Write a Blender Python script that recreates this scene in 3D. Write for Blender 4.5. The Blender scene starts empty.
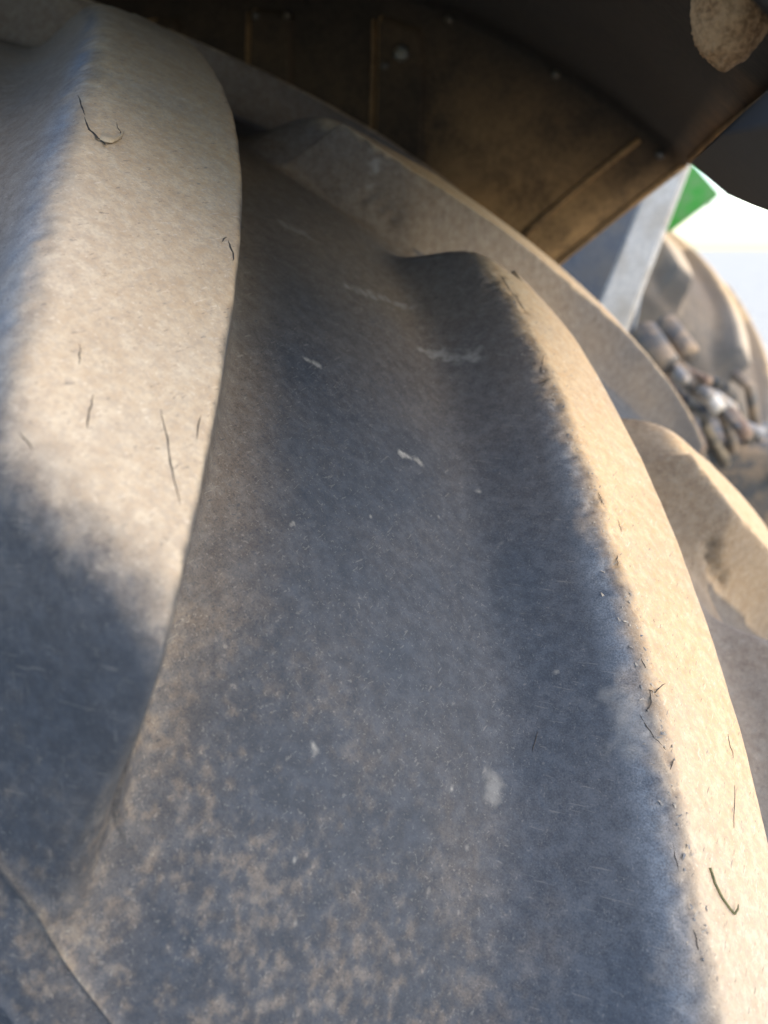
import bpy, bmesh, math, random
import numpy as np
from mathutils import Vector, Matrix
from mathutils.bvhtree import BVHTree

random.seed(7); RNG = np.random.default_rng(7)
C = bpy.context.scene.collection
scene = bpy.context.scene
rad = math.radians

# ------------------------------------------------------------------ camera
TILT = rad(21.5635)            # wheel angle of the solved frame against the plumb line
AXLE = 0.82                    # axle height above the ground
FPX = 826.16                   # focal length in pixels of the 768x1024 picture
ca, sa = math.cos(TILT), math.sin(TILT)
def world(p):                  # wheel frame -> world
    p = np.asarray(p, float)
    return np.stack([p[..., 0]*ca + p[..., 2]*sa, p[..., 1], -p[..., 0]*sa + p[..., 2]*ca + AXLE], -1)
def wdir(d):
    return np.array([d[0]*ca + d[2]*sa, d[1], -d[0]*sa + d[2]*ca])
yaw, pitch, roll = -0.2505, -0.4274, 0.3829
fw = np.array([math.sin(yaw)*math.cos(pitch), math.cos(yaw)*math.cos(pitch), math.sin(pitch)])
rt = np.array([math.cos(yaw), -math.sin(yaw), 0]); upv = np.cross(rt, fw)
rt, upv = math.cos(roll)*rt + math.sin(roll)*upv, -math.sin(roll)*rt + math.cos(roll)*upv
CAMP = world(np.array([0.3684, -0.4508, 0.8537]))
FW, RT, UP = wdir(fw), wdir(rt), wdir(upv)
cam = bpy.data.cameras.new('camera'); camo = bpy.data.objects.new('camera', cam); C.objects.link(camo)
camo.matrix_world = Matrix(((RT[0], UP[0], -FW[0], CAMP[0]), (RT[1], UP[1], -FW[1], CAMP[1]), (RT[2], UP[2], -FW[2], CAMP[2]), (0, 0, 0, 1)))
cam.sensor_fit = 'VERTICAL'; cam.sensor_height = 36.0; cam.lens = FPX/1024*36.0
cam.clip_start = 0.01; cam.clip_end = 3000
cam.dof.use_dof = True; cam.dof.focus_distance = 0.26; cam.dof.aperture_fstop = cam.lens/2.8
scene.camera = camo
scene.render.resolution_x = 768; scene.render.resolution_y = 1024

# ------------------------------------------------------------------ sky, sun, exposure
SUN_AZ, SUN_EL = rad(94), rad(36)          # azimuth from +Y towards +X
w = bpy.data.worlds.new('World'); scene.world = w; w.use_nodes = True
nt = w.node_tree; bg = nt.nodes['Background']
sky = nt.nodes.new('ShaderNodeTexSky'); sky.sky_type = 'NISHITA'; sky.sun_disc = False
sky.sun_elevation = SUN_EL; sky.sun_rotation = SUN_AZ; sky.air_density = 1.0; sky.dust_density = 1.0; sky.ozone_density = 1.4
nt.links.new(sky.outputs[0], bg.inputs[0]); bg.inputs[1].default_value = 0.15
sl = bpy.data.lights.new('sun', 'SUN'); sl.energy = 1.1; sl.angle = rad(60); sl.color = (1.0, 0.84, 0.62)
so = bpy.data.objects.new('sun', sl); C.objects.link(so)
sd = Vector((math.sin(SUN_AZ)*math.cos(SUN_EL), math.cos(SUN_AZ)*math.cos(SUN_EL), math.sin(SUN_EL)))
so.rotation_euler = sd.to_track_quat('Z', 'Y').to_euler(); so.location = (6, 2, 6)
vs = scene.view_settings; vs.view_transform = 'Standard'; vs.look = 'None'; vs.exposure = 1.55; vs.gamma = 1; vs.use_curve_mapping = False

# ------------------------------------------------------------------ helpers
def ray(px):
    return FW + (px[0]-384)/FPX*RT + (512-px[1])/FPX*UP
def at_y(px, y):                 # pixel -> point of the upright plane at lateral distance y
    d = ray(px); return CAMP + d*(y-CAMP[1])/d[1]
def hashn(ix, iy, iz, seed):
    h = (ix*374761393 + iy*668265263 + iz*2147483647 + seed*974634777) & 0xFFFFFFFF
    h = ((h ^ (h >> 13))*1274126177) & 0xFFFFFFFF
    h = ((h ^ (h >> 16))*2246822519) & 0xFFFFFFFF
    return ((h ^ (h >> 15)) & 0xFFFFFF)/float(0xFFFFFF)
def vnoise(p, seed=0):           # value noise 0..1
    f = np.floor(p); t = p-f; t = t*t*(3-2*t); i = f.astype(np.int64)
    o = 0
    for dx in (0, 1):
        wx = t[..., 0] if dx else 1-t[..., 0]
        for dy in (0, 1):
            wy = t[..., 1] if dy else 1-t[..., 1]
            for dz in (0, 1):
                wz = t[..., 2] if dz else 1-t[..., 2]
                o = o + wx*wy*wz*hashn(i[..., 0]+dx, i[..., 1]+dy, i[..., 2]+dz, seed)
    return o
def fbm(p, scale, octv=4, seed=0, gain=.5):
    o = 0; a = 1; n = 0; q = p*scale
    for k in range(octv):
        o = o + a*vnoise(q, seed+k*17); n += a; a *= gain; q = q*2.03 + 11.7
    return o/n
def sstep(a, b, x):
    t = np.clip((x-a)/(b-a), 0, 1); return t*t*(3-2*t)

class N:                          # small node-tree writer
    def __init__(s, name):
        s.m = bpy.data.materials.new(name); s.m.use_nodes = True; s.t = s.m.node_tree
        s.b = s.t.nodes['Principled BSDF']; s.co = s.t.nodes.new('ShaderNodeTexCoord').outputs['Object']
    def set(s, sock, v):
        if hasattr(v, 'links'): s.t.links.new(v, sock)
        else: sock.default_value = v
    def noise(s, scale, detail=4, rough=.55, co=None, dist=0):
        n = s.t.nodes.new('ShaderNodeTexNoise'); s.t.links.new(co or s.co, n.inputs['Vector'])
        n.inputs['Scale'].default_value = scale; n.inputs['Detail'].default_value = detail
        n.inputs['Roughness'].default_value = rough; n.inputs['Distortion'].default_value = dist
        return n.outputs['Fac']
    def voro(s, scale, co=None, feature='F1'):
        n = s.t.nodes.new('ShaderNodeTexVoronoi'); n.feature = feature; s.t.links.new(co or s.co, n.inputs['Vector'])
        n.inputs['Scale'].default_value = scale; return n.outputs['Distance']
    def mapv(s, rot, sc):
        n = s.t.nodes.new('ShaderNodeMapping'); s.t.links.new(s.co, n.inputs['Vector'])
        n.inputs['Rotation'].default_value = rot; n.inputs['Scale'].default_value = sc; return n.outputs[0]
    def rng(s, v, a, b, c=0., d=1., smooth=True):
        n = s.t.nodes.new('ShaderNodeMapRange'); s.t.links.new(v, n.inputs[0])
        if smooth: n.interpolation_type = 'SMOOTHSTEP'
        for i, q in enumerate((a, b, c, d)): n.inputs[i+1].default_value = q
        return n.outputs[0]
    def math(s, op, a, b=0., c=0., clamp=False):
        n = s.t.nodes.new('ShaderNodeMath'); n.operation = op; n.use_clamp = clamp
        for i, q in enumerate((a, b, c)): s.set(n.inputs[i], q)
        return n.outputs[0]
    def mix(s, f, a, b):
        n = s.t.nodes.new('ShaderNodeMix'); n.data_type = 'RGBA'
        s.set(n.inputs[0], f)
        for i, q in ((6, a), (7, b)): s.set(n.inputs[i], q if hasattr(q, 'links') else (*q, 1))
        return n.outputs[2]
    def attr(s, name):
        n = s.t.nodes.new('ShaderNodeAttribute'); n.attribute_name = name; return n.outputs['Fac']
    def bump(s, h, strength, dist):
        n = s.t.nodes.new('ShaderNodeBump'); s.t.links.new(h, n.inputs['Height'])
        n.inputs['Strength'].default_value = strength; n.inputs['Distance'].default_value = dist
        s.t.links.new(n.outputs[0], s.b.inputs['Normal'])
    def out(s, col, rough=.6, metal=0., spec=.5):
        s.set(s.b.inputs['Base Color'], col if hasattr(col, 'links') else (*col, 1)); s.set(s.b.inputs['Roughness'], rough)
        s.b.inputs['Metallic'].default_value = metal; s.b.inputs['Specular IOR Level'].default_value = spec
        return s.m

def mat_tyre():
    n = N('dusty_rubber')
    dust_and_light, tone, stain = n.attr('dust_and_light'), n.attr('tone'), n.attr('stain')
    fine = n.noise(1900, 2, .6); mid = n.noise(210, 6, .68); mm = n.noise(760, 4, .65); big = n.noise(28, 4, .55)
    def fibres(rot, sc, lo, hi):
        return n.rng(n.noise(1150, 2, .5, n.mapv(rot, sc), .35), lo, hi)
    fib = n.math('MAXIMUM', fibres((.3, .5, .7), (1, .10, 1), .66, .72), fibres((.9, -.6, 2.1), (.09, 1, 1), .66, .72))
    fib = n.math('MAXIMUM', fib, fibres((1.9, .4, -.8), (1, 1, .11), .66, .72))
    pore = n.math('MAXIMUM', fibres((.6, 1.5, -.7), (1, .16, 1), .67, .71), n.rng(n.voro(420), .05, .11, 1., 0.))
    speck = n.rng(n.voro(900), .08, .20, 1., 0.)
    # rubber
    rub = n.mix(n.rng(mid, .35, .7), (.018, .024, .034), (.030, .038, .052))
    rub = n.mix(n.math('MULTIPLY', fib, .24), rub, (.17, .165, .155))
    rub = n.mix(n.math('MULTIPLY', speck, n.rng(mm, .5, .75, 0., .5)), rub, (.28, .27, .25))
    # dust
    dcol = n.mix(n.rng(mid, .3, .7), (.57, .365, .175), (.65, .47, .265))
    gcol = n.mix(n.rng(mid, .3, .7), (.38, .355, .31), (.48, .445, .385))
    dcol = n.mix(tone, dcol, gcol)
    dcol = n.mix(n.rng(big, .42, .72, 0., .22), dcol, (.44, .40, .34))
    dcol = n.mix(n.math('MULTIPLY', fib, .45), dcol, (.68, .58, .46))
    dcol = n.mix(n.math('MULTIPLY', n.rng(fine, .5, .75, 0., .35), 1.), dcol, (.24, .20, .155))
    dcol = n.mix(n.math('MULTIPLY', pore, .65), dcol, (.15, .125, .10))
    dcol = n.mix(n.rng(mm, .44, .62, 0., .46), dcol, (.29, .25, .205))
    dcol = n.mix(n.rng(mid, .52, .74, 0., .14), dcol, (.60, .52, .41))
    v = n.math('ADD', n.math('MULTIPLY', n.math('SUBTRACT', mid, .5), .30), n.math('ADD', n.math('MULTIPLY', n.math('SUBTRACT', fine, .5), .8), n.math('MULTIPLY', n.math('SUBTRACT', mm, .5), .8)))
    v = n.math('ADD', v, n.math('MULTIPLY', fib, .10))
    amt = n.math('MULTIPLY', n.math('MULTIPLY', dust_and_light, n.math('SUBTRACT', 1.0, dust_and_light)), 2.6)
    f = n.math('ADD', n.math('MULTIPLY_ADD', v, amt, dust_and_light), n.math('MULTIPLY', v, .05), clamp=True)
    col = n.mix(f, rub, dcol)
    col = n.mix(n.math('MULTIPLY', n.attr('sky_tint'), n.rng(n.math('MULTIPLY_ADD', fine, .7, n.math('MULTIPLY', mid, .3)), .30, .70, .30, 1.), clamp=True), col, (.25, .31, .39))  # mixes the painted blue sky light over the rubber
    st = n.math('MULTIPLY', stain, n.rng(mid, .3, .6, .35, 1.), clamp=True)
    col = n.mix(st, col, (.36, .345, .31))
    h = n.math('ADD', n.math('MULTIPLY', fine, .45), n.math('ADD', n.math('MULTIPLY', mm, .45), n.math('ADD', n.math('MULTIPLY', mid, .25), n.math('MULTIPLY', pore, -.35))))
    n.bump(h, .30, .0004)
    return n.out(col, n.math('MULTIPLY_ADD', f, .22, .68), 0, .30)
def mat_plain(name, col, rough=.5, metal=0., dirt=None, dscale=30, damt=.5, var=.15, bump=.2, spec=.5):
    n = N(name); a = n.noise(dscale, 5, .6); b = n.noise(dscale*9, 3)
    c = n.mix(n.rng(b, .35, .7), tuple(q*(1-var) for q in col), tuple(min(1, q*(1+var)) for q in col))
    if dirt: c = n.mix(n.rng(n.math('MULTIPLY_ADD', b, .25, a), .50, .78, 0., damt), c, dirt)
    n.bump(n.math('ADD', a, n.math('MULTIPLY', b, .3)), bump, .002)
    return n.out(c, n.rng(a, .3, .7, max(.05, rough-.1), min(1, rough+.1)), metal, spec)
def mat_fender():
    n = N('black_plastic_dust_glow'); d = n.attr('dust_and_light')
    a = n.noise(22, 5, .6); b = n.noise(260, 4)
    c = n.mix(n.rng(b, .3, .7), (.016, .015, .014), (.026, .023, .020))
    v = n.math('MULTIPLY', d, n.rng(n.math('MULTIPLY_ADD', b, .5, a), .45, 1.0, .35, 1.3), clamp=True)
    c = n.mix(v, c, (.42, .245, .105)); n.bump(b, .25, .001)  # orange also carries the wall's painted bounce glow
    return n.out(c, .8, 0, .15)
M = dict(tyre=mat_tyre(), fender=mat_fender(),
         crack=mat_plain('crack_shadow_rubber', (.04, .034, .028), .95),
         shred=mat_plain('rubber_shred', (.10, .105, .115), .8, 0, (.42, .36, .28), 300, .8),
         bolt=mat_plain('dull_steel', (.09, .085, .08), .45, .8, (.20, .15, .09), 200, .8),
         grey=mat_plain('grey_paint', (.72, .68, .62), .45, 0, (.42, .34, .24), 20, .5),
         green=mat_plain('green_paint', (.07, .36, .045), .35, 0, (.30, .30, .18), 40, .35),
         dark=mat_plain('dark_panel', (.12, .135, .16), .45, 0, (.20, .17, .13), 14, .5),
         iron=mat_plain('cast_iron', (.10, .095, .09), .6, .2, (.34, .24, .15), 35, .8),
         rust=mat_plain('rusty_steel', (.24, .15, .10), .85, .1, (.36, .29, .22), 60, .7),
         chrome=mat_plain('worn_zinc', (.30, .29, .28), .6, .2, (.35, .26, .18), 60, .6),
         rubber=mat_plain('hose_rubber', (.035, .035, .036), .6, 0, (.36, .28, .18), 60, .6),
         mud=mat_plain('dried_mud', (.20, .12, .06), .95, 0, (.30, .20, .11), 90, .9, .35, 1., .2),
         blade=mat_plain('grass_blade', (.16, .15, .06), .6, 0, (.03, .05, .02), 300, .9),
         ground=mat_plain('pale_earth', (.55, .51, .44), .95, 0, (.62, .58, .48), .8, .8, .25, .5),
         rimp=mat_plain('yellow_rim_paint', (.60, .38, .02), .4, 0, (.35, .26, .16), 12, .6))

def link(name, me, mat=None, parent=None, label=None):
    o = bpy.data.objects.new(name, me); C.objects.link(o)
    if mat is not None and me is not None and not me.materials: me.materials.append(mat)
    if parent is not None: o.parent = parent
    if label: o['label'] = label
    return o
def from_bm(name, bm, mat, parent=None, label=None, smooth=True):
    me = bpy.data.meshes.new(name); bm.normal_update(); bm.to_mesh(me); bm.free()
    if smooth: me.polygons.foreach_set('use_smooth', np.ones(len(me.polygons), bool))
    return link(name, me, mat, parent, label)
def mesh_np(name, V, Q, mat, parent=None, attrs=None, normals=None, label=None):
    me = bpy.data.meshes.new(name); n = len(Q)
    me.vertices.add(len(V)); me.vertices.foreach_set('co', np.ascontiguousarray(V, np.float32).ravel())
    me.loops.add(n*4); me.loops.foreach_set('vertex_index', np.ascontiguousarray(Q, np.int32).ravel())
    me.polygons.add(n); me.polygons.foreach_set('loop_start', np.arange(0, n*4, 4, dtype=np.int32))
    me.polygons.foreach_set('use_smooth', np.ones(n, bool))
    me.update(calc_edges=True)
    for k, a in (attrs or {}).items():
        at = me.attributes.new(k, 'FLOAT', 'POINT'); at.data.foreach_set('value', np.ascontiguousarray(a, np.float32))
    if normals is not None: me.normals_split_custom_set_from_vertices(normals.tolist())
    return link(name, me, mat, parent, label)
def tube(bm, pts, r, seg=12, cap=True):
    pts = [Vector(p) for p in pts]; rs = r if isinstance(r, (list, tuple)) else [r]*len(pts); rings = []
    nrm = None
    for i, p in enumerate(pts):
        t = (pts[min(i+1, len(pts)-1)]-pts[max(i-1, 0)]).normalized()
        if nrm is None: nrm = t.orthogonal().normalized()
        nrm = (nrm - t*nrm.dot(t)).normalized(); b = t.cross(nrm)
        rings.append([bm.verts.new(p+(nrm*math.cos(a)+b*math.sin(a))*rs[i]) for a in (2*math.pi*k/seg for k in range(seg))])
    for A_, B_ in zip(rings, rings[1:]):
        for k in range(seg): bm.faces.new((A_[k], A_[(k+1) % seg], B_[(k+1) % seg], B_[k]))
    if cap: bm.faces.new(rings[0][::-1]); bm.faces.new(rings[-1])
def box(bm, c, s, rot=None, bevel=.0):
    r = bmesh.ops.create_cube(bm, size=1); vs_ = r['verts']
    bmesh.ops.scale(bm, vec=Vector(s), verts=vs_)
    if bevel:
        ed = list({e for v in vs_ for e in v.link_edges})
        rr = bmesh.ops.bevel(bm, geom=ed, offset=bevel, segments=2, affect='EDGES', profile=.6)
        vs_ = list({v for f in rr['faces'] for v in f.verts} | {v for v in vs_ if v.is_valid})
    if rot is not None: bmesh.ops.rotate(bm, cent=(0, 0, 0), matrix=rot, verts=vs_)
    bmesh.ops.translate(bm, vec=Vector(c), verts=vs_)
def slab(bm, P, thick):           # polygon with thickness (Vector)
    a = [bm.verts.new(Vector(p)) for p in P]; b = [bm.verts.new(Vector(p)+thick) for p in P]
    bm.faces.new(a); bm.faces.new(b[::-1])
    for i in range(len(P)): bm.faces.new((a[i], b[i], b[(i+1) % len(P)], a[(i+1) % len(P)]))
    bmesh.ops.recalc_face_normals(bm, faces=bm.faces[:])

# ------------------------------------------------------------------ ground
bm = bmesh.new(); g = 24
bmesh.ops.create_grid(bm, x_segments=g, y_segments=g, size=900)
gr = from_bm('ground', bm, M['ground']); gr['kind'] = 'structure'

tractor = bpy.data.objects.new('tractor', None); C.objects.link(tractor)
tractor['label'] = 'tractor with deep dusty chevron tyre lugs under a black plastic fender'; tractor['category'] = 'tractor'

# ------------------------------------------------------------------ tyre shape
R0, NL = 0.85, 20
PITCH = 2*math.pi/NL
CR2, CR4, SH, SN = .2651, .7045, .3337, .011
HL = .038
def crest_r(v): return R0 - CR2*v**2 - CR4*v**4
TT = np.linspace(0, .72, 1441)
def prof(pts, sig):
    t, v, r = np.array(pts).T
    a = np.stack([np.interp(TT, t, v), np.interp(TT, t, r)], 1)
    k = int(sig/.0005*3); g_ = np.exp(-.5*(np.arange(-k, k+1)*.0005/sig)**2); g_ /= g_.sum()
    pad = np.concatenate([2*a[0]-a[k:0:-1], a, np.repeat(a[-1:], k, 0)])
    pad[:k, 1] = a[k:0:-1, 1]
    return np.stack([np.convolve(pad[:, i], g_, 'valid') for i in (0, 1)], 1)
SIDE = [(.445, .3525, .700), (.50, .356, .645), (.56, .351, .587), (.62, .336, .53), (.66, .315, .497), (.72, .285, .480)]
BASE = prof([(t, t, crest_r(t)-HL) for t in np.linspace(0, .255, 18)] + [(.285, .283, .776), (.31, .304, .763), (.334, .3225, .7485), (.36, .3365, .734), (.39, .3455, .722), (.42, .350, .711)] + SIDE, .010)
CREST = prof([(t, t, crest_r(t)) for t in np.linspace(0, SH, 24)] + [(.352, .3385, .783), (.370, .3430, .761), (.385, .3465, .742), (.40, .3485, .726), (.42, .3502, .712)] + SIDE, .0028)
def Aof(s):
    q = np.minimum(s, SH); a = -.0379 + 1.1258*q - 1.3331*q*q + 2.3349*q**3
    return a + np.maximum(s-SH, 0)*.72
def Wof(s):
    q = np.clip(s, -.03, SH); return .0663 + .1493*q - .5424*q*q
def slope(s):
    d = 1.1258 - 2.6662*s + 7.0*s*s; return np.where(s > SH, .72, d)
def softclamp(x, k0, k1):        # clamp to 0..1, rounded at both ends
    lo = k0*np.logaddexp(0, np.clip(x/k0, -60, 60)); return 1 - k1*np.logaddexp(0, np.clip((1-lo)/k1, -60, 60)) if False else 1 - np.minimum(1, k1*np.logaddexp(0, np.clip((1-lo)/k1, -60, 60)))
def lug_field(u, sgn_s, detail):
    """u = arc length, sgn_s = lateral coordinate (near side negative); returns height 0..1, lug id, distance, side of the flank"""
    best = np.full(u.shape, -1.0); lid = np.zeros(u.shape, int); dd = np.full(u.shape, 1.0); fa = np.zeros(u.shape)
    for side in (-1, 1):
        s = side*sgn_s; sp = np.maximum(s, -.05)
        ph = u - Aof(sp) - (0.5*PITCH*R0 if side > 0 else 0)
        k = np.round((ph - Wof(sp)/2)/(PITCH*R0)); x = ph - k*PITCH*R0
        cs = 1/np.sqrt(1 + slope(np.clip(s, 0, .5))**2)
        rag = detail['rag'] if detail else 0
        da = -x*cs; db = (x - Wof(sp))*cs
        if detail:
            da = da + rag*np.exp(-(da/.0035)**2)*np.where(k == 1, 1., .45); db = db + detail['ragb']*np.exp(-(db/.004)**2)
        ds = np.maximum(da, db); dn = (SN - s)*1.7
        rho = .028
        q1, q2 = ds+rho, dn+rho
        d = np.where((q1 > 0) & (q2 > 0), np.hypot(np.maximum(q1, 0), np.maximum(q2, 0)) - rho, np.maximum(ds, dn))
        sl = np.where(db > da, .020 if side > 0 else .013, .020+.004*sstep(.0, .13, s))
        h = softclamp(1 - d/sl, .17, np.where(db > da, .045, .09+.16*sstep(.09, .01, s)) if detail else .07)
        h = np.where(s < -.06, 0, h)
        m = h > best
        best = np.where(m, h, best); lid = np.where(m, (k.astype(int) % NL) + (NL if side > 0 else 0), lid)
        dd = np.where(m, d, dd); fa = np.where(m, np.where(db > da, 1., -1.), fa)
    return best, lid, dd, fa

def build_tyre(ucols, srows, fine):
    U, Sg = np.meshgrid(ucols, srows)                 # skewed columns follow the lugs
    S = np.abs(Sg); u = U + Aof(S)
    th = u/R0
    def pos(h):
        b = np.stack([np.interp(S, TT, BASE[:, i]) for i in (0, 1)], -1)
        c = np.stack([np.interp(S, TT, CREST[:, i]) for i in (0, 1)], -1)
        p = b + (c-b)*h[..., None]
        return np.sign(Sg)*p[..., 0], p[..., 1]
    det = None
    if fine:
        v0, r0 = pos(np.ones_like(U)); P0 = np.stack([r0*np.sin(th), v0, r0*np.cos(th)], -1)
        n1 = fbm(P0, 70, 3, 3)-.5; n2 = fbm(P0, 260, 3, 9)-.5
        patch = sstep(.45, .7, fbm(P0, 40, 2, 77))
        det = dict(rag=n1*.0060*patch + n2*(.0015+.0055*patch), ragb=n1*.0005 + n2*.0005, k1=.10)
    h, lid, d, fa = lug_field(u, Sg, det)
    h = h*sstep(.378, .338, S)
    v, r = pos(h)
    rib = .0014*np.exp(-.5*((S-.368)/.0013)**2) + .0016*np.exp(-.5*((S-.405)/.0016)**2) + .001*np.exp(-.5*((S-.50)/.002)**2)
    rib = rib + .0012*np.exp(-.5*((S-.366)/.0011)**2)*0
    v = v + np.sign(Sg)*rib*(1-h)
    P = np.stack([r*np.sin(th), v, r*np.cos(th)], -1)
    if fine:
        k = fbm(P, 45, 3, 21)-.5; k2 = fbm(P, 330, 3, 31)-.5
        edge = np.exp(-((d-.0005)/.0028)**2)*(fa < 0)*np.where(lid == 1, 1., .3)*sstep(.35, .6, fbm(P, 60, 2, 88))
        dr = k*.0010 + k2*(.00006 + .0030*edge)
        rr = np.array([1, 0, 1])*P; rr /= np.linalg.norm(rr, axis=-1, keepdims=True)
        P = P + rr*dr[..., None]
    P = world(P)
    gu = np.gradient(P, axis=1); gs = np.gradient(P, axis=0); n = np.cross(gu, gs)
    n /= np.linalg.norm(n, axis=-1, keepdims=True) + 1e-12
    # dusty coat with some painted sky light, tone, blue sky tint
    q = P
    a1 = fbm(q, 55, 5, 41, .6); a2 = fbm(q, 380, 3, 51, .6); a3 = fbm(q, 14, 3, 61)
    nz = (a1-.5)*.014 + (a2-.5)*.005
    lo = np.where(fa < 0, np.where(lid == 0, .0095, .0055), .0012)
    top = np.clip((lo - (d + nz*np.where(fa < 0, .75, .3)))/(lo + np.where(fa < 0, .0055, .002)), 0, 1)**1.25*sstep(.341, .314, S + (a1-.5)*.016 + (a2-.5)*.006)
    sh = sstep(.24, .33, S)                                     # lower, scuffed shoulder
    base = .012 + .03*sstep(.40, .75, a3) + .05*(a1-.5) + .10*sstep(.20, .06, S)
    base = base + np.where((fa < 0) & (lid == 0), .26*sstep(.0, .006, d)*sstep(.34, .26, S), 0)  # paler grey paints sky light onto this lug's back flank
    mott = sstep(.46, .66, a1*.38+a2*.62 + .20*(a3-.5))*sh*.13*(1-h)
    flb = np.where(fa > 0, np.exp(-((d-.016)/.016)**2), 0)*np.where(Sg < 0, .15, .06)*(1-.6*sstep(.2, .33, S))      # tan tint along one flank
    cent = sstep(.14, .02, S)*.12*(.5+a3)
    far = sstep(0., .08, Sg)*.07*(.3+.7*sstep(.1, .5, h))
    dust_and_light = np.clip(.14*np.exp(-((S-.368)/.0010)**2)*(.4+a1) + np.maximum(top*(.78+.30*(a3-.3)), (base + mott + flb + (cent+far)*(1-.3*h))*np.where(Sg > .02, np.where(h > .12, np.where(lid == NL+1, 1.5, 1.15), .5), 1.)), 0, 1)
    tone = np.clip(sstep(.16, .29, S*np.where(Sg < 0, 1, .2))*np.where(lid == 0, .5, .6) + (a3-.5)*.35, 0, 1)*np.maximum(sstep(.1, .5, top), np.maximum(sstep(.2, .6, h), .55*sh))
    sky_tint = np.exp(-((d-.0025)/np.where(d > .0025, .0055, .0030))**2)*(fa < 0)*(Sg < 0)*sstep(.05, .16, S)*sstep(.36, .30, S)*(.2+1.2*a1)*np.where(lid == 0, .50, .36)  # blue sky light along the lug edges, painted as a tint
    sky_tint = np.maximum(sky_tint, (Sg < 0)*(.016 + .085*np.where((fa < 0) & (d > 0) & (d < .04), sstep(.04, .012, d), 0)))  # faint painted sky light brightens the shaded flank too
    return P, n, h, lid, d, fa, dust_and_light, tone, sky_tint

def split_tyre(root_name, parent, P, n, h, lid, attrs, wrap, named=None, label=None):
    nr, nc = P.shape[:2]; idx = np.arange(nr*nc).reshape(nr, nc)
    nx = np.roll(idx, -1, 1) if wrap else idx
    sl_ = slice(None) if wrap else slice(0, nc-1)
    a = idx[:-1, sl_]; b = (np.roll(idx, -1, 1) if wrap else idx[:, 1:])
    b_ = b[:-1] if wrap else b[:-1]; c_ = b[1:]; d_ = idx[1:, sl_]
    Q = np.stack([a, b_, c_, d_], -1).reshape(-1, 4)
    hv = h.ravel()[Q].mean(1); l = lid.ravel()[Q[:, 0]]
    V = P.reshape(-1, 3); NN = n.reshape(-1, 3); A_ = {k: x.ravel() for k, x in attrs.items()}
    def sub(name, mask, par, lab=None):
        q = Q[mask]
        if not len(q): return None
        us, inv = np.unique(q, return_inverse=True)
        return mesh_np(name, V[us], inv.reshape(-1, 4), M['tyre'], par, {k: x[us] for k, x in A_.items()}, NN[us], lab)
    isl = hv > .03
    root = sub(root_name, ~isl, parent, label)
    for i in range(2*NL): sub('tyre_lug', isl & (l == i), root, (named or {}).get(i))
    return root

def cols(segs):
    o = []
    for a, b, s in segs: o.append(np.arange(a, b-1e-6, s))
    return np.concatenate(o)
CIRC = 2*math.pi*R0
ucols = cols([(-.14, .43, .001), (.43, .70, .003), (.70, CIRC-.30, .012), (CIRC-.30, CIRC-.14, .004)])
side = [.43, .45, .48, .52, .56, .60, .64, .68, .71]
srows = np.concatenate([-np.array(side[::-1]), np.arange(-.42, -.02, .001), np.arange(-.02, .32, .002), np.arange(.32, .42, .004), np.array(side)])
P, Nn, h, lid, d, fa, dust_and_light, tone, sky_tint = build_tyre(ucols, srows, True)
# surface look-up for pixel positions (pick points on the tyre)
rsel = (srows > -.43) & (srows < .33); csel = ucols < .7
Pp = P[rsel][:, csel][::2, ::2]; nr, nc = Pp.shape[:2]
ii = np.arange(nr*nc).reshape(nr, nc)
BVH = BVHTree.FromPolygons(Pp.reshape(-1, 3).tolist(), np.stack([ii[:-1, :-1], ii[:-1, 1:], ii[1:, 1:], ii[1:, :-1]], -1).reshape(-1, 4).tolist())
def hit(px):
    dr = Vector(ray(px)).normalized(); p, nn, _, dist = BVH.ray_cast(Vector(CAMP), dr)
    if p is None: return None
    if nn.dot(dr) > 0: nn = -nn
    return p, nn, dist
# gouges torn out of the lugs
def gouge(line, wpx, depth):
    for x, y in line:
        hh = hit((x, y))
        if hh is None: continue
        p, nn, dist = hh; rr = wpx*dist/FPX; dd2 = np.linalg.norm(P - np.array(p), axis=-1); m = dd2 < rr*3
        P[m] -= np.array(nn)*(depth*np.exp(-(dd2[m]/rr)**2))[:, None]
gouge([(712, 548), (710, 560), (714, 572), (722, 582)], 6, .0060)
gouge([(368, 196), (380, 208), (392, 218)], 6, .0030)
gouge([(500, 275), (512, 292), (524, 310)], 5, .0016)
gouge([(655, 690), (648, 702)], 4, .0014); gouge([(538, 380), (545, 378)], 4, .0013); gouge([(97, 138), (107, 145)], 4, .0012)
for x, y in [(598, 497), (618, 525), (616, 560), (636, 610), (630, 640), (668, 752), (676, 790), (690, 850), (694, 905), (575, 450), (556, 405)]:
    gouge([(x+RNG.uniform(-4, 4), y), (x+RNG.uniform(-4, 6), y+RNG.uniform(4, 9))], RNG.uniform(2.5, 4.5), RNG.uniform(.0007, .0014))
gu = np.gradient(P, axis=1); gs = np.gradient(P, axis=0); Nn = np.cross(gu, gs); Nn /= np.linalg.norm(Nn, axis=-1, keepdims=True) + 1e-12
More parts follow.
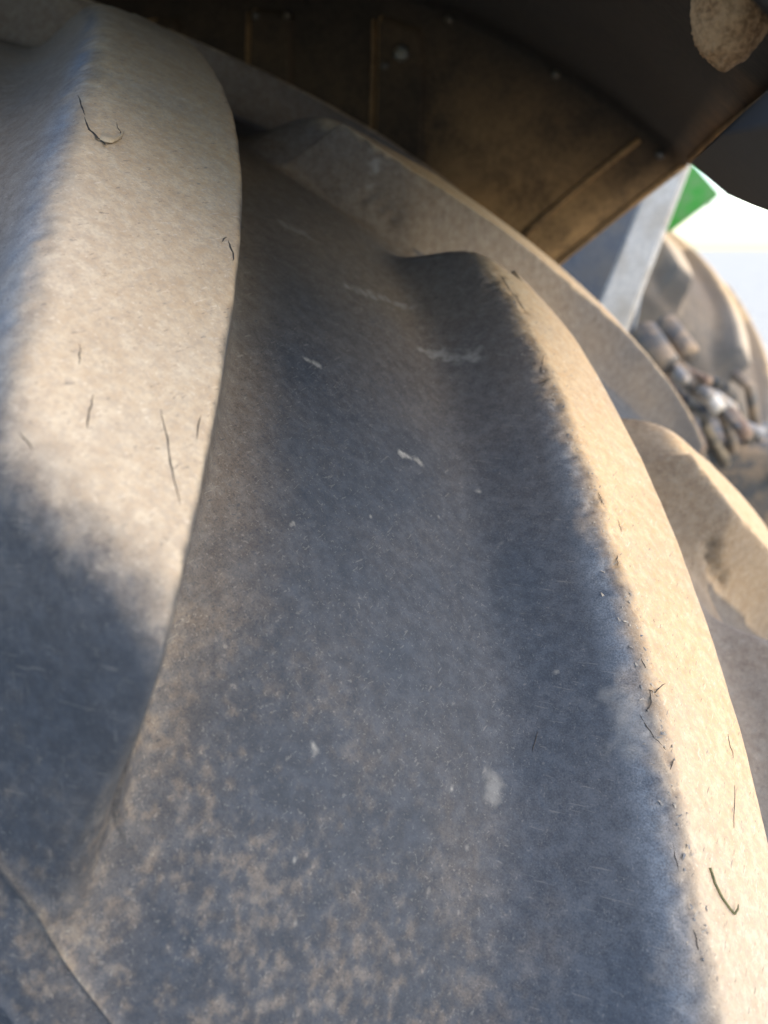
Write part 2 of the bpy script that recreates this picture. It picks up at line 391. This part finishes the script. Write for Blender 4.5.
# pale scuffs and smears where the groove floor was rubbed
stain = np.zeros(P.shape[:2])
def smear(line, wpx, amt, seed):
    for (x0, y0), (x1, y1) in zip(line, line[1:]):
        for t in np.linspace(0, 1, 6):
            hh = hit((x0+(x1-x0)*t, y0+(y1-y0)*t))
            if hh is None: continue
            p, nn, dist = hh; rr = wpx*dist/FPX
            dd2 = np.linalg.norm(P - np.array(p), axis=-1)
            m = dd2 < rr*2.2
            if not m.any(): continue
            nz = fbm(P[m], 300, 3, seed)
            stain[m] = np.maximum(stain[m], amt*sstep(.95, .15, dd2[m]/rr + (nz-.5)*2.2))
smear([(348, 287), (375, 297), (412, 308)], 9, .38, 1)
smear([(285, 225), (305, 235)], 9, .30, 2)
smear([(428, 352), (450, 358), (475, 357)], 12, .42, 3)
smear([(402, 454), (418, 461)], 5, .75, 4)
smear([(305, 358), (318, 366)], 4, .6, 5)
smear([(485, 770), (497, 785), (493, 797)], 8, .22, 6)
smear([(610, 700), (640, 715), (632, 745)], 26, .14, 7)
smear([(376, 162), (373, 178), (374, 196)], 3, .5, 11)
smear([(313, 745), (316, 752)], 4, .6, 8)
for q in range(26): smear([(RNG.uniform(240, 600), RNG.uniform(420, 960))]*2, RNG.uniform(1.5, 3), .55, 20+q)
attrs = dict(dust_and_light=dust_and_light, tone=tone, stain=stain, sky_tint=sky_tint)
# which lugs face the camera (near side ids 0..19, far side 20..39)
names = {0: 'worn lug with torn flap and pale dusty crest', 1: 'long lug with ragged cracked edge and pale dusty crest',
         NL: 'tan lug under the fender wall', NL+1: 'tan lug with a chipped hollow in its flank'}
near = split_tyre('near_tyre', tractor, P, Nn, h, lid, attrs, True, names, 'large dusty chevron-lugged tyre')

# ------------------------------------------------------------------ cracks, torn flap, rubber shreds (wear on the lugs)
def strip(bm, line, wmm, lift=.00015):
    pts = []
    for (x0, y0), (x1, y1) in zip(line, line[1:]):
        for t in np.linspace(0, 1, 5)[:-1]: pts.append((x0+(x1-x0)*t, y0+(y1-y0)*t))
    pts.append(line[-1]); H = [hit((x+random.uniform(-.9, .9), y+random.uniform(-.7, .7))) for x, y in pts]
    H = [q for q in H if q]
    if len(H) < 3: return
    rows = []
    for i, (p, nn, dist) in enumerate(H):
        t = (H[min(i+1, len(H)-1)][0]-H[max(i-1, 0)][0]).normalized(); b = nn.cross(t).normalized()
        e = math.sin(math.pi*(i+.15)/(len(H)-.7))**.6*wmm*.0005*random.uniform(.6, 1.2)
        rows.append([bm.verts.new(p+b*e+nn*lift*.6), bm.verts.new(p+nn*lift*1.6), bm.verts.new(p-b*e+nn*lift*.6)])
    for A_, B_ in zip(rows, rows[1:]):
        bm.faces.new((A_[0], A_[1], B_[1], B_[0])); bm.faces.new((A_[1], A_[2], B_[2], B_[1]))
cr = [([(78, 96), (83, 108), (85, 115)], .9), ([(84, 118), (90, 130), (100, 140), (107, 146)], 1.6), ([(116, 122), (120, 132), (122, 139)], .7),
      ([(93, 395), (89, 415), (87, 428)], .6), ([(161, 410), (168, 440), (172, 470), (180, 505)], .7), ([(200, 415), (196, 440)], .5),
      ([(228, 240), (232, 250), (233, 262)], 1.0), ([(221, 242), (226, 237)], .7),
      ([(80, 345), (79, 364)], .5), ([(18, 432), (28, 443), (32, 450)], .6),
      ([(536, 378), (548, 380), (540, 388)], 1.1), ([(598, 492), (602, 502), (603, 505)], 1.0), ([(618, 520), (621, 532)], .9),
      ([(616, 555), (618, 566)], 1.0), ([(648, 690), (655, 692), (665, 683)], 1.3), ([(650, 690), (652, 702), (646, 712)], 1.1),
      ([(640, 715), (655, 738), (666, 750)], .8), ([(670, 770), (674, 760)], 1.0), ([(672, 842), (678, 872)], .7), ([(532, 752), (537, 732)], .8),
      ([(735, 785), (733, 828)], .4), ([(728, 735), (733, 758)], .5),
      ([(694, 930), (698, 950), (696, 938)], .8), ([(543, 355), (541, 372)], 1.2), ([(500, 275), (512, 292), (525, 312)], 2.2), ([(640, 655), (645, 668)], .8)]
for ln, wd in cr:
    bm = bmesh.new(); strip(bm, ln, wd*(.6 if ln[0][0] < 240 else .45))
    if len(bm.faces): from_bm('crack', bm, M['crack'], near)
    else: bm.free()
# torn flap on the worn lug
def flap(line, lift, wpx, mat):
    bm = bmesh.new(); rows = []
    for i, (x, y) in enumerate(line):
        q = hit((x, y))
        if not q: continue
        p, nn, dist = q; e = math.sin(math.pi*(i+.4)/(len(line)-.2))
        q2 = hit((x+wpx[0], y+wpx[1])); p2 = q2[0] if q2 else p
        rows.append([bm.verts.new(p2-nn*.0003), bm.verts.new((p+p2)/2+nn*lift*.7*e), bm.verts.new(p+nn*lift*e), bm.verts.new(p+nn*(lift*.5*e)-(p2-p)*.1)])
    for A_, B_ in zip(rows, rows[1:]):
        for k in range(3): bm.faces.new((A_[k], A_[k+1], B_[k+1], B_[k]))
    return from_bm('torn_flap', bm, mat, near)
M['flapm'] = mat_plain('flap_dust', (.46, .35, .22), .95, 0, (.30, .25, .18), 400, .6)
flap([(100, 139), (106, 143), (112, 144), (118, 141), (122, 137)], .0014, (3, -9), M['flapm'])
# shreds along the ragged edge: tiny curled slivers, too many to pick apart
bm = bmesh.new()
edge = [(500, 290), (530, 335), (548, 375), (565, 420), (588, 470), (603, 520), (622, 590), (647, 670), (662, 740), (678, 820), (698, 920), (706, 1000)]
for _ in range(150):
    i = random.randrange(len(edge)-1); t = random.random()
    x = edge[i][0]+(edge[i+1][0]-edge[i][0])*t + random.gauss(-3, 7); y = edge[i][1]+(edge[i+1][1]-edge[i][1])*t
    q = hit((x, y))
    if not q: continue
    p, nn, dist = q; tdir = nn.orthogonal().normalized(); tdir.rotate(Matrix.Rotation(random.uniform(0, 6.3), 3, nn)); b = nn.cross(tdir)
    L = random.uniform(.0006, .0022); wv = random.uniform(.00015, .0005); prev = None
    for k in range(4):
        e = k/3; c = p + tdir*L*e + nn*(.0006*math.sin(e*2.2)*random.uniform(.3, 1.) - .0001)
        cur = [bm.verts.new(c+b*wv*(1-.7*e)), bm.verts.new(c-b*wv*(1-.7*e))]
        if prev: bm.faces.new((prev[0], cur[0], cur[1], prev[1]))
        prev = cur
sh_ = from_bm('rubber_shreds', bm, M['shred'], near); sh_['kind'] = 'stuff'

# ------------------------------------------------------------------ rims and the wheel across the axle
def lathe(name, pts, y0, mat, parent, seg=96):
    bm = bmesh.new(); rings = []
    for k in range(seg):
        a = 2*math.pi*k/seg
        rings.append([bm.verts.new((r_*math.sin(a), y0+v_, AXLE+r_*math.cos(a))) for v_, r_ in pts])
    for k in range(seg):
        A_, B_ = rings[k], rings[(k+1) % seg]
        for j in range(len(pts)-1): bm.faces.new((A_[j], B_[j], B_[j+1], A_[j+1]))
    return from_bm(name, bm, mat, parent)
RIM = [(-.30, .47), (-.305, .50), (-.29, .505), (-.27, .475), (-.1, .45), (.1, .45), (.27, .475), (.29, .505), (.305, .50), (.30, .47), (.22, .44), (.10, .42), (.08, .25), (.06, .08), (.0, .06), (-.04, .08), (-.02, .25), (-.04, .42), (-.22, .44), (-.30, .47)]
lathe('rim', RIM, 0, M['rimp'], near)
YO = 2.15
uc2 = cols([(0, CIRC, .010)]); sr2 = np.concatenate([-np.array(side[::-1]), np.arange(-.42, .421, .012), np.array(side)])
P2, N2, h2, l2, d2, f2_, du2, to2, bl2 = build_tyre(uc2, sr2, False)
du2 = np.clip(du2+.22, 0, 1); P2 = P2 + np.array([0, YO, 0])
far_t = split_tyre('far_tyre', tractor, P2, N2, h2, l2, dict(dust_and_light=du2, tone=to2, stain=du2*0), True, None, 'grey tyre on the other end of the axle')
lathe('rim', RIM, YO, M['rimp'], far_t)
bm = bmesh.new(); tube(bm, [(0, .05, AXLE), (0, .45, AXLE), (0, .5, AXLE), (0, 1.65, AXLE), (0, 1.7, AXLE), (0, YO-.05, AXLE)], [.07, .07, .13, .13, .07, .07], 20)
from_bm('axle_housing', bm, M['iron'], tractor)

# ------------------------------------------------------------------ fenders
def wp(r, deg, v): a = rad(deg); return world(np.array([r*math.sin(a), v, r*math.cos(a)]))
VF, RF = .38, .953
def sheet(name, rows, thick, mat, parent, dust_glow_vals):
    V = np.array(rows); nr, nc = V.shape[:2]
    idx = np.arange(nr*nc).reshape(nr, nc); Q = np.stack([idx[:-1, :-1], idx[:-1, 1:], idx[1:, 1:], idx[1:, :-1]], -1).reshape(-1, 4)
    o = mesh_np(name, V.reshape(-1, 3), Q, mat, parent, dict(dust_and_light=dust_glow_vals.ravel()))
    md = o.modifiers.new('thick', 'SOLIDIFY'); md.thickness = thick; md.offset = 0
    return o
def arange_deg(a, b, s): return np.linspace(a, b, int(abs(b-a)/s)+2)
def crown(v_): return RF + .019*float(sstep(.38, .10, v_))
def fender(y0, sgn, parent, cut):
    # wall on the tractor side, crown over the tyre with a rounded corner; ends at END degrees of the wheel frame
    degs = arange_deg(-118, 0, 1.2); rows = []; dust_glow = []
    pf = []                                               # profile (v, r, dust)
    for r_ in np.linspace(.80, RF-.012, 9): pf.append((VF, r_))
    for k in range(1, 6):
        a = k/6*math.pi/2; pf.append((VF-.02+.02*math.cos(a), RF-.012+.012*math.sin(a)))
    for v_ in np.linspace(VF-.02, -.25, 16): pf.append((v_, crown(v_)))
    for k in range(1, 5): pf.append((-.25-.012*math.sin(k/4*1.4), crown(-.25)-.014*(1-math.cos(k/4*1.4))))
    T = np.linspace(0, 1, 100)
    for j, (v_, r_) in enumerate(pf):
        if v_ > VF-.001: end = 16.0 + (r_-.82)*15.2
        else: end = 18.05 + (VF-v_)*7.0
        deg = -118 + (end-cut+118)*T
        rows.append([wp(r_, dg, y0+sgn*v_) for dg in deg])
        wall = v_ > VF-.001
        dust_glow.append(np.where(wall, .04+.75*max(0, (.945-r_)/.12)*np.exp(-((deg-13)/9.)**2) + .09*max(0, (.94-r_)/.1), .015) + (.0 if wall else 0) + .2*np.exp(-((deg-end)/.35)**2)*(v_ > -.1))  # dusty wall plus an orange bounce glow painted near the tyre
    return sheet('fender', rows, .004, M['fender'], parent, np.array(dust_glow))
fen = fender(0, 1, tractor, 0); fen['label'] = 'black plastic fender with moulded ribs and dusty inner wall with painted bounce glow'
# moulded pads and ribs on the inner wall
def ridge(name, pts, r, dust_and_light):
    bm = bmesh.new(); tube(bm, pts, r, 10); o = from_bm(name, bm, M['fender'], fen)
    a = o.data.attributes.new('dust_and_light', 'FLOAT', 'POINT'); a.data.foreach_set('value', np.full(len(o.data.vertices), dust_and_light, np.float32)); return o
def pad(d0a, d0b, d1a, d1b, r0, r1, hgt, name='moulded_pad', dust_and_light=.12):
    # corners: (r1 top, r0 bottom); d0 leading edge angles (top,bottom), d1 trailing edge angles
    nu, nv = 22, 22; rows = []; dv = []
    for j in range(nv+1):
        row = []; q = []
        for i in range(nu+1):
            a = i/nu; b = j/nv
            rr = r0+(r1-r0)*b; dA = d0b+(d0a-d0b)*b; dB = d1b+(d1a-d1b)*b
            wm = math.radians(dB-dA)*rr; ex = min(a, 1-a)*wm; ey = (1-b)*(r1-r0)
            cx_, cy_ = max(0, .010-ex), max(0, .010-ey); e = .010-math.hypot(cx_, cy_)
            hh = max(0, min(1, e/.0035)); hh = hh*hh*(3-2*hh)
            row.append(wp(rr, dA+(dB-dA)*a, VF-.0015-hgt*hh)); q.append(dust_and_light + (.9 if 0 < hh < 1 and a < .5 else 0))  # left edges painted tan as if catching light
        rows.append(row); dv.append(q)
    V = np.array(rows); idx = np.arange((nu+1)*(nv+1)).reshape(nv+1, nu+1)
    Q = np.stack([idx[:-1, :-1], idx[:-1, 1:], idx[1:, 1:], idx[1:, :-1]], -1).reshape(-1, 4)
    return mesh_np(name, V.reshape(-1, 3), Q, M['fender'], fen, dict(dust_and_light=np.array(dv).ravel()))
for a0_, a1_, rt_ in ((-10.75, -10.2, .903), (-2.1, .1, .921)):
    ridge('rib', [wp(.82+(rt_-.82)*t, a1_+(a0_-a1_)*t, VF-.006) for t in np.linspace(0, 1, 8)], .0020, .5)  # tan value paints the light on the pads' left edges
pad(-10.75, -10.2, -7.6, -6.4, .82, .909, .007)
pad(-2.1, .3, 1.1, 4.4, .82, .928, .007)
pad(-19.5, -19.3, -16.0, -15.3, .82, .895, .007)
ridge('rib', [wp(.939+(.815-.939)*t, 15.23+(12.9-15.23)*t, VF-.003) for t in np.linspace(0, 1, 8)], .0030, .5)  # lit ridge line, its light painted as a tan value
ridge('corner_bead', [wp(RF+.001, dg, VF-.006) for dg in np.linspace(-60, 18.0, 90)], .0042, .60)
ridge('edge_lip', [wp(.80+(.948-.80)*t, 15.75+(18.0-15.75)*t, VF-.001) for t in np.linspace(0, 1, 10)], .003, .55)
ridge('edge_lip', [wp(crown(v_)-.002, 18.05+(VF-v_)*7.0, v_) for v_ in np.linspace(VF-.02, -.25, 24)], .0035, .50)
FL = [(20.3, .03), (21.1, .002), (22.0, -.037), (22.8, -.142), (23.2, -.2), (23.9, -.34), (22.9, -.345), (22.2, -.266)]
bm = bmesh.new(); slab(bm, [wp(.941, a_, v_) for a_, v_ in FL], Vector(wp(.952, 22, 0))-Vector(wp(.941, 22, 0)))
fo = from_bm('fender_flap', bm, M['fender'], fen, None, False)
fo.data.attributes.new('dust_and_light', 'FLOAT', 'POINT').data.foreach_set('value', np.full(len(fo.data.vertices), .0, np.float32))
for r_, dg in [(.901, -10.09), (.906, -7.86), (.902, .36), (.887, -.47), (.943, 2.3), (.943, 9.35), (.940, 16.6)]:
    bm = bmesh.new(); c0 = Vector(wp(r_, dg, VF-.0015)); big = r_ < .93
    e = .0075 if big else .003
    tube(bm, [c0, c0+Vector((0, -e, 0)), c0+Vector((0, -e-.0015, 0))], [.0042, .0042, .0028], 12)
    if (r_, dg) == (.902, .36): tube(bm, [c0+Vector((0, -.004, 0)), c0+Vector((0, -.009, 0)), c0+Vector((0, -.0095, 0))], [.0075, .0075, .006], 16)
    from_bm('bolt', bm, M['bolt'], fen)
# dried mud caked on the outer corner of the fender edge
bm = bmesh.new(); bmesh.ops.create_icosphere(bm, subdivisions=5, radius=1)
cA = Vector(world(np.array([0, 0, 0])))
c0 = CAMP + ray((733, 4))*.205
for v_ in bm.verts:
    p = np.array(v_.co); sq = Vector((p[0]*.0098, p[1]*.0098, p[2]*.0140))
    k = fbm(p[None]*1.0, 3.2, 4, 5)[0]-.5; k2 = fbm((p*np.array([1, 1, 4.]))[None], 5, 3, 15)[0]-.5
    v_.co = Vector(c0) + sq*(1+.16*k+.14*k2)
mudo = from_bm('mud_clump', bm, M['mud'], fen, 'dried mud caked on the fender edge')
bm = bmesh.new(); tube(bm, [Vector(c0)+Vector((0, 0, .008)), Vector(c0)+Vector((0, .006, .025)), Vector(wp(crown(-.2), 21.2, -.2))], [.008, .008, .008], 10)
from_bm('edge_bracket', bm, M['mud'], fen)
# fender over the far wheel
fen2 = fender(YO, -1, tractor, 9); fen2['label'] = 'black fender over the far wheel'

# ------------------------------------------------------------------ tractor rear between the wheels
def quad(name, pix, y, thick, mat, label=None, y2=None):
    bm = bmesh.new(); slab(bm, [at_y(p, y if y2 is None else q) for p, q in zip(pix, y2 or [y]*len(pix))], Vector((0, thick, 0)))
    bmesh.ops.bevel(bm, geom=bm.edges[:], offset=min(.004, thick*.3), segments=2, affect='EDGES')
    return from_bm(name, bm, mat, tractor, label, False)
quad('side_plate', [(693, 158), (593, 420), (551, 420), (652, 172)], .80, .02, M['grey'], 'pale grey upright plate behind the fender edge')
quad('cab_panel', [(672, 120), (590, 560), (380, 560), (380, 120)], 1.00, .05, M['dark'], 'dark blue grey panel behind the plate')
quad('green_bracket', [(676, 145), (719, 194), (668, 232), (640, 232)], 1.5, .06, M['green'], 'green painted bracket beside the plate')
a_, b_ = Vector(at_y((664, 205), 1.53)), Vector(at_y((664, 205), 1.53)) + Vector((-.55, -.25, -.25))
bm = bmesh.new(); tube(bm, [a_, a_.lerp(b_, .5), b_], [.035, .04, .045], 4); from_bm('frame_beam', bm, M['green'], tractor, None, False)
# hydraulic couplers, hoses and lift link low between the wheels
def cyl(name, pa, pb, y, y2, r, mat, parent=tractor, seg=16):
    bm = bmesh.new(); a, b = Vector(at_y(pa, y)), Vector(at_y(pb, y2)); t = (b-a)
    tube(bm, [a, a+t*.06, a+t*.94, b], [r*.8, r, r, r*.8], seg); return from_bm(name, bm, mat, parent)
cyl('coupler', (642, 330), (668, 368), .95, .90, .022, M['iron'])
cyl('coupler', (664, 322), (690, 356), 1.0, .95, .018, M['iron'])
cyl('lift_link', (652, 362), (700, 452), .95, .9, .014, M['rust'])
for i in range(9):
    x = 668+i*9; y = 362+i*7+random.uniform(-8, 8)
    cyl('coupler_plug', (x, y), (x+random.uniform(12, 24), y+random.uniform(4, 26)), .95, .9+random.uniform(-.05, .1), random.uniform(.006, .012), [M['chrome'], M['iron'], M['rust'], M['chrome'], M['grey']][i % 5])
for i in range(5):
    bm = bmesh.new(); x = 655+i*20
    pts = [at_y((x+random.uniform(-6, 6)+k*9, 372+k*16+14*math.sin(k*1.1+i)+i*3), 1.05+.05*math.sin(k+i)) for k in range(8)]
    tube(bm, pts, .009, 10); from_bm('hose', bm, M['rubber'] if i % 2 else M['iron'], tractor)
bm = bmesh.new(); box(bm, Vector(at_y((700, 470), 1.15)), (.30, .22, .16), bevel=.02); from_bm('valve_block', bm, M['iron'], tractor)
bm = bmesh.new(); box(bm, (-.1, 1.07, .80), (.9, .5, .55), bevel=.04); from_bm('transmission', bm, M['iron'], tractor)

# ------------------------------------------------------------------ grass blade lying on the lug
bm = bmesh.new(); line = [(708, 868), (713, 884), (720, 898), (727, 908), (733, 915)]; rows = []
for i, px in enumerate(line):
    q = hit(px)
    if q:
        p, nn, dist = q; e = i/(len(line)-1)
        t = Vector(UP); b = Vector(RT); wd = .00024*(.35+1.0*e)
        rows.append([bm.verts.new(p+b*wd+nn*.0006), bm.verts.new(p+nn*.0011), bm.verts.new(p-b*wd+nn*.0006), bm.verts.new(p+nn*.0002)])
for A_, B_ in zip(rows, rows[1:]):
    for k in range(4): bm.faces.new((A_[k], A_[(k+1) % 4], B_[(k+1) % 4], B_[k]))
q = hit((733, 914)); q2 = hit((735, 905))
if q and q2:
    tube(bm, [q[0]+q[1]*.0006, (q[0]+q2[0])/2+q[1]*.0012, q2[0]+q2[1]*.001], [.0003, .0003, .00015], 6)
gb = from_bm('grass_blade', bm, M['blade']); gb['label'] = 'small dry grass blade lying on the pale lug crest'; gb['category'] = 'grass blade'
